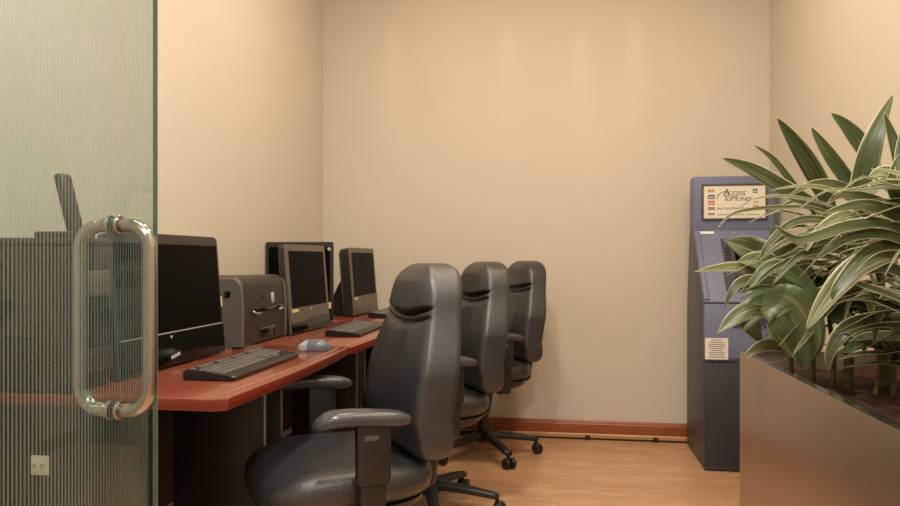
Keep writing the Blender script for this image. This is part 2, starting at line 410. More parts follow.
# ------------------------------------------------------------------ all-in-one computers
def aio(name, label, yc, X, Wd, Ht, T, chin, rz, style, lean=4.5, cat='computer monitor', z=DZ):
    o = thing(name, label, cat, (X, yc, z+.004), rz, 'all-in-one computers on the desks')
    L = Matrix.Translation((0, 0, 0)) @ Matrix.Rotation(math.radians(-lean), 4, 'Y')
    # casing: rounded slab, deeper at the back
    bez = {'gloss': M['bezel_d'], 'grey': M['bezel'], 'dark': M['bezel_d']}[style]
    bm = nb()
    rad = .006 if style == 'dark' else .018
    def rr(x, sh, ins):   # ring in y,z at depth x
        hw = Wd/2 - ins; out = []
        z0, z1 = 0+ins*.3, Ht-ins
        for cx, cz, a0 in ((hw-rad, z1-rad, 0), (-hw+rad, z1-rad, PI/2), (-hw+.004, z0+.004, PI), (hw-.004, z0+.004, 3*PI/2)):
            r_ = rad if cz > Ht/2 else .004
            for k in range(6):
                a = a0 + PI/2*k/5
                out.append(L @ Vector((x, cx + r_*math.cos(a), cz + r_*math.sin(a))))
        return out
    loft(bm, [rr(-T, 0, .02), rr(-T*.8, 0, .004), rr(-.004, 0, 0), rr(0, 0, .003)])
    bmobj('casing', bm, M['bezel_d'] if style == 'grey' else bez, o, smooth=True)
    if style == 'grey':
        bm = nb(); loft(bm, [rr(-.006, 0, -.0015), rr(.0004, 0, -.0005), rr(.0008, 0, .003)])
        bmobj('front_bezel', bm, bez, o, smooth=True)
    mt, ms = .030 if style == 'gloss' else .026, .016 if style != 'grey' else .026
    scz = (chin + Ht - mt)/2; sh = Ht - mt - chin
    s_ = bmobj('screen', box(nb(), (.0008, 0, scz), (.003, Wd-2*ms, sh), 0, L), M['screen'], o)
    if style == 'gloss':
        bmobj('chin', box(nb(), (.0012, 0, chin/2), (.004, Wd-.012, chin-.004), .001, L), M['gloss'], o)
        bmobj('trim_line', box(nb(), (.0028, 0, chin+.001), (.0015, Wd-2*ms, .0022), 0, L), M['line'], s_)
        bmobj('maker_badge', lathe(nb(), [(.0045, 0), (.0045, .002)], 16, L @ Vector((.0035, -.04, chin-.012)), 'x'), M['badge'], o)
        bmobj('painted_glint', box(nb(), (.0042, -.02, .03), (.002, .05, .009), .0009, L @ Matrix.Rotation(.15, 4, 'X')), M['badge'], o)  # pale bar stands in for a glint on the glossy chin
        sty, stz, sw_, sh_ = Wd/2-.009, chin+.07, .008, .032
    elif style == 'grey':
        bmobj('chin', box(nb(), (.0012, 0, chin*.70), (.0035, Wd-.012, chin*.56), .001, L), bez, o)
        bm = nb()
        kf = .25 if T > .05 else 1.25
        prof = [(-Wd/2+.004, .002), (Wd/2-.004, .002), (Wd/2-.004, chin*.42*kf), (.05, chin*.44*kf), (-.06, chin*.36*kf), (-Wd/2+.004, chin*.30*kf)]
        prism(bm, prof, 'x', -.001, .0042); bmesh.ops.transform(bm, matrix=L, verts=bm.verts)
        bmobj('glossy_base_strip', bm, M['gloss'], o)
        bmobj('maker_badge', lathe(nb(), [(.0055, 0), (.0055, .002)], 16, L @ Vector((.0035, .0, chin-.013)), 'x'), M['badge'], o)
        sty, stz, sw_, sh_ = -Wd/2+.048, chin-.012, .062, .012
    else:
        bmobj('maker_badge', lathe(nb(), [(.008, 0), (.008, .002)], 16, L @ Vector((.0005, Wd/2-.02, Ht-.035)), 'x'), M['badge'], o)
        bmobj('chin', box(nb(), (.0012, 0, chin/2), (.004, Wd-.012, chin-.004), .001, L), M['gloss'], o)
        sty, stz, sw_, sh_ = Wd/2-.018, .075, .018, .03
    bmobj('sticker', box(nb(), (.0036, sty, stz), (.0012, sw_, sh_), 0, L), M['sticker'], o)
    # rear wedge stand
    bm = nb()
    w2 = Wd*.28
    a = L @ Vector((-T*.8, 0, Ht*.62)); b_ = L @ Vector((-T*.8, 0, .02))
    loft(bm, [[(a.x, y, a.z), (b_.x, y, .001), (-T-.13, y, .001), (-T-.13, y, .012), (a.x-.02, y, a.z)] for y in (-w2, w2)])
    bmobj('stand', bm, M['bezel_d'], o)
    return o
a1 = aio('all_in_one_computer', 'large black monitor with a glossy chin nearest the glass door, left of the printer', (1.655+2.232)/2, -1.086, .578, .376, .045, .094, 0, 'gloss')
a2 = aio('all_in_one_computer', 'grey-framed slim monitor directly right of the printer', 2.958, -1.045, .435, .362, .040, .104, -.04, 'grey')
a3 = aio('all_in_one_computer', 'farthest grey-framed monitor, on the desk in the corner', 3.895, -1.058, .49, .362, .066, .102, .0, 'grey')
q = W(300, 300, 3.5)
a4 = aio('all_in_one_computer', 'dark wide monitor against the wall, mostly hidden behind the slim grey monitor', 3.37, -1.257, .335, .385, .04, .06, -PI/2+.10, 'dark', lean=1)

# ------------------------------------------------------------------ laser printer
P = thing('laser_printer', 'boxy charcoal laser printer with an oval badge between two monitors', 'printer', (-1.074, 2.315, DZ))
Wp, Hp, Dp = .41, .245, .30
def prn_prof(top, dx=0, bot=.006):
    r_ = .036
    pts = [(-Dp, bot), (dx, bot), (dx+.002, top*.5), (dx-.004, top-r_)]
    for k in range(1, 7):
        a = PI/2*k/6
        pts.append((dx-.004-r_+r_*math.cos(a), top-r_+r_*math.sin(a)))
    pts.append((-Dp, top-.004))
    return pts
bm = nb(); loft(bm, [[(x, y, z) for x, z in prn_prof(Hp)] for y in (.02, Wp-.014)])
bmobj('printer_body', bm, M['prn'], P, smooth=True)
for y0, y1, inset in ((.0, .0198, .0), (Wp-.0138, Wp, 0)):
    bm = nb(); loft(bm, [[(x, y, z) for x, z in prn_prof(Hp-.002 - (.004 if y in (0, Wp) else 0), .006)] for y in (y0, y1)])
    sp_ = bmobj('side_panel', bm, M['prn_s'], P, smooth=True)
    if y0 == 0:
        bmobj('power_button', lathe(nb(), [(.012, 0), (.012, -.004), (.009, -.005)], 20, (-.045, .0, Hp-.058), 'y'), M['gloss'], sp_, smooth=True)
bm = nb(); lathe(bm, [(.017, 0), (.017, .003), (.014, .004)], 24, (0, 0, 0), 'x'); bmesh.ops.scale(bm, vec=(1, .85, 1.25), verts=bm.verts); bmesh.ops.translate(bm, vec=(-.002, .285, Hp-.085), verts=bm.verts)
bmobj('oval_badge', bm, M['badge'], P, smooth=True)
bmobj('indicator_button', lathe(nb(), [(.009, 0), (.009, .004)], 16, (-.002, .20, Hp-.078), 'x'), M['gloss'], P)
bx('paper_slot', (.001, .225, .122), (.006, .26, .016), M['gloss'], P, .002)
tr_ = bmobj('output_handle', tube(nb(), [(.004, .095, .122), (.014, .105, .112), (.014, .145, .111)], .005, 8), M['silver'], P, smooth='all')
bmobj('output_handle', tube(nb(), [(.004, .36, .126), (.014, .35, .116), (.014, .315, .114)], .005, 8), M['silver'], P, smooth='all')
bx('tray_grip', (.0015, .235, .036), (.005, .13, .03), M['gloss'], P, .002)
bx('tray_grip_lip', (.003, .235, .053), (.006, .13, .003), M['silver'], P)
for y in (.03, Wp-.03): bx('foot', (-.02, y, .004), (.03, .03, .008), M['wheel'], P)

# dark office printer seen through the glass
Q = thing('inkjet_printer', 'black printer with a raised paper support, seen through the ribbed glass door', 'printer', (-1.25, 1.575, DZ))
bx('printer_body', (0, -.01, .172), (.32, .16, .34), M['gloss'], Q, .015)
bx('lid', (.0, -.01, .350), (.30, .15, .014), M['bezel_d'], Q, .004)
Lm = Matrix.Translation((.118, -.02, .370)) @ Matrix.Rotation(math.radians(-15), 4, 'Y')
bm = nb(); box(bm, (0, 0, .07), (.022, .045, .15), .009, Lm); bmobj('paper_support', bm, M['bezel_d'], Q, smooth=True)
bm = nb(); box(bm, (.0, 0, .012), (.09, .10, .016), .005, Matrix.Translation((.09, -.02, .352))); bmobj('paper_feed', bm, M['bezel_d'], Q, smooth=True)
bx('control_panel', (.162, -.01, .25), (.006, .11, .06), M['bezel'], Q, .002)
bx('paper_tray', (.162, -.01, .07), (.006, .13, .05), M['bezel_d'], Q, .002)

# ------------------------------------------------------------------ keyboards
def keyboard():
    o = thing('keyboard', 'x', 'keyboard', (0, 0, 0), 0, 'keyboards on the desks')
    D, Lk = .142, .455
    # local: +x towards the user, y along the length
    bm = nb()
    rings = []
    for y, ins in ((-Lk/2, .006), (-Lk/2+.006, 0), (Lk/2-.006, 0), (Lk/2, .006)):
        rings.append([(-D/2+ins, y, .003), (D/2-ins-.003, y, .002), (D/2-ins, y, .010), (D/2-.008-ins, y, .015), (-D/2+.01+ins, y, .026), (-D/2+ins, y, .020)])
    loft(bm, rings)
    bmesh.ops.translate(bm, vec=(-.008, 0, 0), verts=bm.verts)
    bmobj('shell', bm, M['kbd'], o, smooth=True)
    rows = [(-.060, [(i*.0195, .0165) for i in range(22) if i not in (1, 6, 11, 16)]),
            (-.037, [(i*.0195, .0175) for i in range(22)]),
            (-.0175, [(i*.0195, .0175) for i in range(22)]),
            (.002, [(i*.0195, .0175) for i in range(22) if i != 14]),
            (.0215, [(i*.0195, .0175) for i in range(22) if i not in (14, 16)]),
            (.041, [(.004, .024), (.031, .024), (.058, .024), (.135, .112), (.212, .024), (.239, .024), (.290, .0175), (.3095, .0175), (.329, .0175), (.37, .037), (.4095, .0175)])]
    meshes = {}
    cnt = 0
    for x, ks in rows:
        for y, wk in ks:
            if cnt >= 100: break
            if wk not in meshes:
                bm = nb()
                loft(bm, [[(sx*.0085*k, sy*(wk/2)*k2, z) for sx, sy in ((-1, -1), (1, -1), (1, 1), (-1, 1))] for k, k2, z in ((1, 1, 0), (.70, 1-.0050/wk, .0070))])
                me = bpy.data.meshes.new('key'); bmesh.ops.recalc_face_normals(bm, faces=bm.faces); bm.to_mesh(me); bm.free(); me.materials.append(M['key']); meshes[wk] = me
            kk = bpy.data.objects.new('key', meshes[wk]); link(kk, o)
            kk.location = (x, -.2055 + y, .0215 - (x+.07)*.085); kk.rotation_euler = (0, .08, 0)
            cnt += 1
    for s_ in (-1, 1):
        bx('foot', (-.055, s_*.19, .002), (.02, .02, .004), M['wheel'], o)
    return o
kb = keyboard()
kb.location = (-.866, 1.930, DZ); kb['label'] = 'black keyboard in front of the large glossy black monitor'
k2 = copy_tree(kb); k2.location = (-.838, 2.955, DZ); k2.rotation_euler = (0, 0, .02); k2['label'] = 'black keyboard on the middle desk behind the first chair backrest'
k3 = copy_tree(kb); k3.location = (-.90, 3.85, DZ); k3.rotation_euler = (0, 0, .0); k3['label'] = 'black keyboard on the farthest desk below the corner monitor'

# ------------------------------------------------------------------ mouse
q = W(316, 349, 2.40)
mo = thing('computer_mouse', 'grey cordless mouse on the desk edge right of the nearest keyboard', 'mouse', (-.815, 2.33, DZ), -1.45)
def shell(hx, hy, hz, y0, y1, lift=0):
    bm = nb(); rings = []
    for i in range(13):
        t = -1 + 2*i/12
        y = t*hy
        if y < y0-1e-6 or y > y1+1e-6: continue
        wv = hx*math.sqrt(max(.02, 1-abs(t)**2.6)); h_ = hz*math.sqrt(max(.03, 1-abs(t*.98)**2.2))*(1+.12*t)
        rings.append([(wv*math.cos(a), y, (h_+lift)*max(0, math.sin(a))**.8 + .0015) for a in [PI*k/14 for k in range(15)]])
    return loft(bm, rings)
bmobj('body', shell(.031, .058, .036, -.1, .1), M['mouse'], mo, smooth=True)
bmobj('button', shell(.0315, .0585, .0362, -.06, -.018, .001), M['mouse2'], mo, smooth=True)
bmobj('scroll_wheel', lathe(nb(), [(.006, -.003), (.008, 0), (.006, .003)], 14, (0, -.038, .026), 'x'), M['wheel'], mo)

# ------------------------------------------------------------------ office chair
def chair(label):
    o = thing('office_chair', label, 'chair', (0, 0, 0), 0, 'charcoal leather office chairs at the desks')
    # seat cushion (facing +x)
    bm = nb(); rings = []
    zs = [(-.045, .80), (-.040, .90), (-.02, .98), (0, 1.0), (.02, .985), (.034, .94), (.043, .86), (.048, .70), (.050, .45), (.051, .2)]
    n = 56
    for dz, k in zs:
        ring = []
        for i in range(n):
            a = 2*PI*i/n
            x, y = sellipse(a, .245*k, .25*k, 3.2)
            y *= 1.0 + .04*x/.245
            zz = .462 + dz
            if x > .1: zz -= (x-.1)**2*1.1        # waterfall front
            if k > .6 and dz > 0: zz += .010*(abs(y)/.25)**2
            ring.append((x+.02, y, zz))
        rings.append(ring)
    loft(bm, rings)
    st = bmobj('seat', bm, M['leather'], o, smooth='all')
    bm = nb(); rings = []
    for z, k in ((.415, .62), (.385, .80), (.385, .86), (.42, .93), (.43, .95)):
        rings.append([(sellipse(2*PI*i/40, .235*k, .24*k, 3)[0]+.02, sellipse(2*PI*i/40, .235*k, .24*k, 3)[1], z) for i in range(40)])
    rings = [[(sellipse(2*PI*i/40, .235*k, .24*k, 3)[0]+.02, sellipse(2*PI*i/40, .235*k, .24*k, 3)[1], z) for i in range(40)] for z, k in ((.375, .5), (.380, .82), (.40, .93), (.418, .955))]
    bmobj('seat_pan', loft(bm, rings), M['pvc'], o, smooth=True)
    # backrest: lofted rounded slab with head pillow, seams and pleats
    bm = nb(); rings = []
    Z0, Z1 = .45, 1.085
    NV, NU = 90, 88
    Z0, Z1 = .505, 1.035
    NV, NU = 190, 120
    def halfw(z):
        if z > .93: return .172 - .014*(z-.93)/.1
        if z > .74: u = (z-.74)/.19; return .236 - .064*(u*u*(3-2*u)*.6 + .4*u)
        return .236
    def cap(d, r, n):
        return math.sqrt(max(0, 1-abs((r-d)/r)**n)) if d < r else 1.0
    for j in range(NV+1):
        t = .5 - .5*math.cos(PI*j/NV)
        t = .5*t + .5*j/NV
        z = Z0 + (Z1-Z0)*t
        db, dt = z-Z0, Z1-z
        w_ = halfw(z) - .11*(1-cap(dt, .125, 2.2)) - .075*(1-cap(db, .09, 2.2))
        th = .051*(.30+.70*cap(db, .04, 2))*(.25+.75*cap(dt, .045, 2))
        xc = -.192 - .074*max(0, z-.62)/.41 - .012*max(0, .62-z)/.12
        zs1 = .915; ring = []
        for i in range(NU):
            a = 2*PI*i/NU
            x, y = sellipse(a, th, w_, 6)
            if x > 0:
                yy = y/max(w_, .01)
                s1 = zs1 - .026*(1-abs(yy)**1.6); s2 = s1 - .024
                gr = .024*math.exp(-((z-s1)/.0050)**2) + .014*math.exp(-((z-s2)/.0042)**2)
                if z < s2:
                    fall = min(1, (s2-z)/.02)*min(1, (z-Z0)/.08)
                    for yc in (-.40, .40):
                        gr += .011*fall*math.exp(-((yy-yc*(1-.9*(s2-z)))/.035)**2)
                    gr -= .010*math.exp(-(yy/.6)**4)*fall
                if z > s1: gr -= .016*math.exp(-(yy/.85)**6)*min(1, (z-s1)/.012)*min(1, dt/.05)
                x -= gr*max(0, 1-abs(yy)**9)
                x += .012 + .030*math.sin(PI*min(1, max(0, (z-.52)/.36)))*(1-.5*abs(yy)**2)
            ring.append((xc + x, y, z))
        rings.append(ring)
    loft(bm, rings)
    bmobj('backrest', bm, M['leather'], o, smooth='all')
    bm = nb(); tube(bm, [(-.10, 0, .375), (-.20, 0, .372), (-.255, 0, .40), (-.272, 0, .50), (-.272, 0, .62)], [.02, .022, .022, .02, .016], 12)
    bmobj('back_bracket', bm, M['pvc'], o, smooth=True)
    # arms
    for s_ in (-1, 1):
        bm = nb(); rings = []
        N = 22
        for k in range(N+1):
            t = k/N
            x = .140 - .250*t
            e = math.sqrt(max(.02, 1-abs(2*t-1)**5))
            hw = (.042 - .010*t)*e
            z = .664 - .028*max(0, t-.35)**1.3 - .030*max(0, .16-t)/.16*.5
            hh = .0205*e
            rings.append([(x, s_*.280 + sellipse(2*PI*i/20, hw, hh, 2.6)[0], z + sellipse(2*PI*i/20, hw, hh, 2.6)[1]) for i in range(20)])
        bmesh.ops.translate(loft(bm, rings), vec=(.010, 0, 0), verts=bm.verts)
        bmobj('armrest', bm, M['armpad'], o, smooth='all')
        bm = nb()
        box(bm, (.0, s_*.278, .573), (.088, .030, .154), .008)
        box(bm, (0, s_*.272, .475), (.066, .020, .10), .004)
        box(bm, (0, s_*.272, .42), (.060, .018, .09), .004)
        box(bm, (0, s_*.215, .377), (.060, .13, .014), .004)
        sup = bmobj('arm_support', bm, M['pvc'], o, smooth=True)
        bx('adjustment_button', (.008, s_*.292, .612), (.036, .006, .012), M['bezel'], sup, .002)
    # lift column
    bmobj('lift_column', lathe(nb(), [(.022, .10), (.034, .12), (.031, .17), (.026, .24), (.026, .25), (.016, .252), (.016, .35)], 20), M['pvc'], o, smooth=True)
    bx('tilt_mechanism', (-.01, 0, .362), (.20, .11, .03), M['pvc'], o, .008)
    bmobj('tension_knob', lathe(nb(), [(.006, .345), (.006, .325), (.019, .32), (.021, .305), (.017, .300)], 16, (.07, -.06, 0)), M['pvc'], o, smooth=True)
    bm = nb(); lathe(bm, [(.045, .075), (.050, .085), (.048, .115), (.036, .128)], 24)
    bmobj('base_hub', bm, M['pvc'], o, smooth=True)
    for k in range(5):
        a = 2*PI*k/5
        R = Matrix.Rotation(a, 4, 'Z')
        bm = nb(); rings = []
        for t in range(11):
            u = t/10
            x = .02 + .27*u
            z = .108 - .032*u**1.4
            hw = .029 - .009*u; hh = .020 - .007*u
            rings.append([R @ Vector((x, sellipse(2*PI*i/14, hw, hh, 3)[0], z + sellipse(2*PI*i/14, hw, hh, 3)[1])) for i in range(14)])
        loft(bm, rings)
        leg = bmobj('base_leg', bm, M['pvc'], o, smooth='all')
        bm = nb()
        tube(bm, [R @ Vector((.283, 0, .078)), R @ Vector((.283, 0, .045))], .008, 10)
        for dy in (-.016, .016):
            c = R @ Vector((.292, dy, .0275))
            rot = Matrix.Translation(c) @ Matrix.Rotation(a + .3, 4, 'Z')
            t_ = nb(); lathe(t_, [(.012, -.012), (.023, -.011), (.027, -.006), (.027, .006), (.023, .011), (.012, .012)], 20, (0, 0, 0), 'y')
            bmesh.ops.transform(t_, matrix=rot, verts=t_.verts)
            me = bpy.data.meshes.new('tmp'); t_.to_mesh(me); t_.free(); bm.from_mesh(me); bpy.data.meshes.remove(me)
        bmobj('caster', bm, M['wheel'], leg, smooth=True)
    return o
def c2w(x, d): return (CT*x - ST*d, ST*x + CT*d, 0)
c1 = chair('nearest charcoal leather office chair, its headrest overlapping the second chair')
def chair_at(o, x, d, alpha, spin):
    o.location = c2w(x, d); o.rotation_euler = (0, 0, PI + math.radians(alpha) + TH)
    for ch in [q for q in COL.objects if q.parent == o]:
        if ch.name.startswith(('base_leg', 'base_hub')): ch.rotation_euler = (0, 0, math.radians(spin) - PI - math.radians(alpha))
ch2 = copy_tree(c1); ch2['label'] = 'second charcoal leather office chair, standing between the nearest and the farthest ones'
ch3 = copy_tree(c1); ch3['label'] = 'farthest office chair near the back wall, with its star base fully in view'
chair_at(c1, -.297, 2.02, 23, 30)
chair_at(ch2, -.085, 3.0, 20, 60)
chair_at(ch3, .180, 3.85, 20, 5)

# ------------------------------------------------------------------ cash machine
AX0, AX1 = .706, 1.125
A = thing('cash_machine', 'tall slate blue cash machine with a lit-looking sign board in the corner', 'cash machine', (AX0, 3.70, 0))
A['label'] = 'tall slate blue cash machine with a cream sign on top, in the room corner'
WA = AX1-AX0
# side profile (y from the front, z)
body = [(.004, .0), (.545, .0), (.545, 1.16), (.32, 1.20), (.27, 1.19), (.0, .82), (.0, .545), (.018, .535), (.018, .0)]
body = [(.018, .012), (.495, .012), (.49, .8), (.42, 1.18), (.31, 1.20), (.275, 1.19), (.012, .822), (.012, .55), (.018, .54)]
bmobj('cabinet', prism(nb(), body, 'x', .004, WA-.004, .004), M['atm_s'], A, smooth=True)
bx('plinth', (WA/2, .26, .006), (WA-.03, .44, .012), M['wheel'], A)
bx('lower_door', (WA/2, .010, .275), (WA-.01, .016, .52), M['atm_d'], A, .003)
bx('kick_plate', (WA/2, .006, .014), (WA-.006, .014, .018), M['atm_d'], A, .002)
# dispenser front panel
bm = nb(); prism(bm, [(-.012, .560), (.010, .536), (.014, .536), (.014, .824), (-.012, .824)], 'x', 0, WA, .006)
fp = bmobj('front_panel', bm, M['atm'], A, smooth=True)
bx('cash_slot', (WA*.55, -.014, .735), (.2, .012, .045), M['atm_i'], fp, .004)
# sloping fascia
ang = math.atan2(.285, .372)    # lean from vertical
SL = Matrix.Translation((0, -.008, .832)) @ Matrix.Rotation(-ang, 4, 'X')
LS = .46
bm = nb(); box(bm, (WA/2, .012, LS/2), (WA, .03, LS), .008, SL)
fa = bmobj('fascia', bm, M['atm'], A, smooth=True)
bmobj('left_rail', box(nb(), (.014, -.006, LS/2), (.024, .012, LS-.02), .004, SL), M['atm'], fa, smooth=True)
bmobj('display_recess', box(nb(), (WA*.60, -.004, LS*.68), (.25, .006, .17), .002, SL), M['atm_i'], fa)
bmobj('display', box(nb(), (WA*.63, -.008, LS*.68), (.16, .004, .13), .001, SL), M['screen'], fa)
for k in range(4):
    bmobj('side_key', box(nb(), (WA*.36, -.009, LS*.58+k*.022), (.024, .006, .012), .001, SL), M['bezel_d'], fa)
bmobj('keypad_panel', box(nb(), (WA*.58, -.004, LS*.26), (.26, .006, .12), .002, SL), M['atm_i'], fa)
for i in range(4):
    for j in range(4):
        bmobj('pin_key', box(nb(), (WA*.42+i*.033+(.02 if i == 3 else 0), -.010, LS*.18+j*.023), (.026, .008, .016), .002, SL),
              M['bezel_d'] if i < 3 else M['badge'], fa, smooth=True)
bmobj('fascia_label', box(nb(), (.065, -.0045, LS*.955), (.07, .002, .016), 0, SL), M['paper'], fa)
bmobj('camera_dot', lathe(nb(), [(.006, 0), (.004, -.006)], 12, SL @ Vector((.2, -.003, LS*.95)), 'y'), M['badge'], fa)
# topper
TY = .312; TZ0, TZ1 = 1.165, 1.487
bm = nb()
t_ = nb()
box(bm, (WA/2+.004, TY+.045, (TZ0+TZ1)/2), (WA+.004, .09, TZ1-TZ0), .016, None, 3)
tp = bmobj('topper', bm, M['atm'], A, smooth=True)
# frame around the sign
SX0, SX1, SZ0, SZ1 = .058, WA-.048, 1.262, 1.435
bm = nb()
fz = TY-.001
for c, s_ in (((SX0+SX1)/2, SZ1+.006), ((SX0+SX1)/2, SZ0-.006)):
    pass
def frame(bm, x0, x1, z0, z1, w_, y, dpt):
    box(bm, ((x0+x1)/2, y, z1+w_/2), (x1-x0+2*w_, dpt, w_), .002)
    box(bm, ((x0+x1)/2, y, z0-w_/2), (x1-x0+2*w_, dpt, w_), .002)
    box(bm, (x0-w_/2, y, (z0+z1)/2), (w_, dpt, z1-z0), .002)
    box(bm, (x1+w_/2, y, (z0+z1)/2), (w_, dpt, z1-z0), .002)
    return bm
bmobj('sign_frame', frame(bm, SX0, SX1, SZ0, SZ1, .010, fz-.004, .010), M['atm_s'], tp, smooth=True)
sg = bx('sign_board', ((SX0+SX1)/2, fz-.002, (SZ0+SZ1)/2), (SX1-SX0, .004, SZ1-SZ0), M['paper'], tp)
deps = None
def text(name, s_, x, z, size, material, parent, y, rotx=PI/2, shear=0, mtx=None, align='LEFT'):
    cu = bpy.data.curves.new(name, 'FONT'); cu.body = s_; cu.size = size; cu.extrude = .0004; cu.shear = shear; cu.align_x = align
    cu.resolution_u = 3
    to = bpy.data.objects.new(name, cu); COL.objects.link(to)
    bpy.context.view_layer.update()
    me = bpy.data.meshes.new_from_object(to.evaluated_get(bpy.context.evaluated_depsgraph_get()))
    bpy.data.objects.remove(to); bpy.data.curves.remove(cu)
    me.materials.clear(); me.materials.append(material)
    m_ = (mtx if mtx is not None else Matrix.Identity(4)) @ Matrix.Translation((x, y, z)) @ Matrix.Rotation(rotx, 4, 'X')
    me.transform(m_)
    ob = bpy.data.objects.new(name, me); link(ob, parent)
    return ob
sy = fz-.0046
SW, SHh = SX1-SX0, SZ1-SZ0
def sx(u): return SX0+SW*u
def sz(v): return SZ1-SHh*v
L0 = [x for x in COL.objects if x.name.startswith('letter')]
text('lettering', 'A', sx(.315), sz(.30), .050, M['ink'], tp, sy, shear=.15)
text('lettering', 'CCESS', sx(.395), sz(.30), .031, M['ink'], tp, sy, shear=.15)
text('lettering', 'T', sx(.315), sz(.47), .042, M['ink'], tp, sy, shear=.15)
text('lettering', 'O', sx(.37), sz(.47), .028, M['ink'], tp, sy, shear=.15)
text('lettering', 'M', sx(.435), sz(.47), .042, M['ink'], tp, sy, shear=.15)
text('lettering', 'ONEY', sx(.54), sz(.47), .028, M['ink'], tp, sy, shear=.15)
text('lettering', 'Any Card/Cash Machine', sx(.51), sz(.735), .0185, M['ink'], tp, sy, align='CENTER')
bm = nb()
for k in range(2):
    pts = []
    for i in range(17):
        t = i/16
        if k == 0: a = PI*.95 - t*PI*.45
        else: a = -PI*.02 - t*PI*.42
        a = (PI*1.08 - t*PI*.55) if k == 0 else (PI*.02 - t*PI*.42)
        pts.append((sx(.485)+.083*math.cos(a), sy+.0003, sz(.39)+.044*math.sin(a)))
    rad = [.0004+.0016*math.sin(PI*i/16) for i in range(17)]
    tube(bm, pts, rad, 6)
bmobj('swoosh', bm, M['ink'], tp)
for k, (u, v, w_, h_, mm) in enumerate([(.125, .15, .034, .014, 'ink_r'), (.125, .34, .034, .022, 'ink_b'), (.125, .52, .034, .022, 'ink_r'), (.125, .70, .032, .013, 'ink'), (.125, .87, .032, .009, 'ink'),
                                        (.835, .17, .022, .022, 'ink_b'), (.85, .50, .032, .016, 'outlet'), (.85, .67, .032, .018, 'ink_r')]):
    bd = bx('card_mark', (sx(u), sy, sz(v)), (w_, .0012, h_), M[mm], tp)
    bx('card_mark_bar', (sx(u), sy-.0008, sz(v)-h_*.1), (w_*.7, .0006, h_*.22), M['paper'] if mm != 'outlet' else M['ink'], bd)
bm = nb()
for k in range(20):
    if k in (6, 7, 13): continue
    box(bm, (sx(.24+k*.034), sy, sz(.895)), (.006, .001, .005))
bmobj('small_print', bm, M['ink'], tp)['kind'] = 'stuff'
# paper notice on the dispenser
q0 = W(707.5, 357, 3.55)
nt_ = bx('paper_notice', (.058, -.0135, .605), (.108, .0012, .105), M['paper'], A)
tag(nt_, '', '') if False else None
bm = nb()
for k in range(9):
    wv = .08 if k not in (0, 5) else .05
    box(bm, (.058, -.0144, .648-k*.0105), (wv - .012*(k % 3 == 1), .0006, .0035))
bmobj('notice_print', bm, M['ink_b'], nt_)['kind'] = 'stuff'

# ------------------------------------------------------------------ planter
PX0, PX1, PY0, PY1, PZ = .640, 1.155, .30, 2.705, .72
PL = thing('planter', 'long brushed metal planter box filled with striped leafy plants', 'planter', ((PX0+PX1)/2, (PY0+PY1)/2, 0))
def pbox(name, x0, x1, y0, y1, z0, z1, mm, bev=.001, parent=PL):
    cx, cy = PL.location.x, PL.location.y
    return bx(name, ((x0+x1)/2-cx, (y0+y1)/2-cy, (z0+z1)/2), (x1-x0, y1-y0, z1-z0), mm, parent, bev)
t_ = .008
bm = nb(); cx, cy = PL.location.x, PL.location.y
def pb(bm, x0, x1, y0, y1, z0, z1): box(bm, ((x0+x1)/2-cx, (y0+y1)/2-cy, (z0+z1)/2), (x1-x0, y1-y0, z1-z0), .001)
pb(bm, PX0, PX0+t_, PY0, PY1, .0, PZ-.001)
pb(bm, PX1-t_, PX1, PY0, PY1, .0, PZ-.001)
pb(bm, PX0+t_, PX1-t_, PY0, PY0+t_, .0, PZ-.001)
pb(bm, PX0+t_, PX1-t_, PY1-t_, PY1, .0, PZ-.001)
bmobj('casing', bm, M['planter'], PL, smooth=True)
bm = nb()
pb(bm, PX0, PX0+.022, PY0, PY1, PZ-.0008, PZ+.0012)
pb(bm, PX1-.022, PX1, PY0, PY1, PZ-.0008, PZ+.0012)
pb(bm, PX0+.022, PX1-.022, PY1-.022, PY1, PZ-.0008, PZ+.0012)
pb(bm, PX0+.022, PX1-.022, PY0, PY0+.022, PZ-.0008, PZ+.0012)
bmobj('rim', bm, M['steel'], PL)
bm = nb()
# soil, lumpy
NX, NY = 16, 70
g_ = [[bm.verts.new((PX0+t_+(PX1-PX0-2*t_)*i/NX-cx, PY0+t_+(PY1-PY0-2*t_)*j/NY-cy, .655+.022*noise.noise(Vector((i*.5, j*.5, 3)))+.01*noise.noise(Vector((i*1.7, j*1.7, 9))))) for j in range(NY+1)] for i in range(NX+1)]
for i in range(NX):
    for j in range(NY): bm.faces.new((g_[i][j], g_[i+1][j], g_[i+1][j+1], g_[i][j+1]))
so = bmobj('soil', bm, M['soil'], PL, smooth='all'); so['kind'] = 'stuff'
so.name = 'soil'
bm = nb(); pb(bm, PX0+.03, PX0+.075, 1.35, 2.05, .655, .702)
bmobj('watering_channel', bm, M['wheel'], PL)

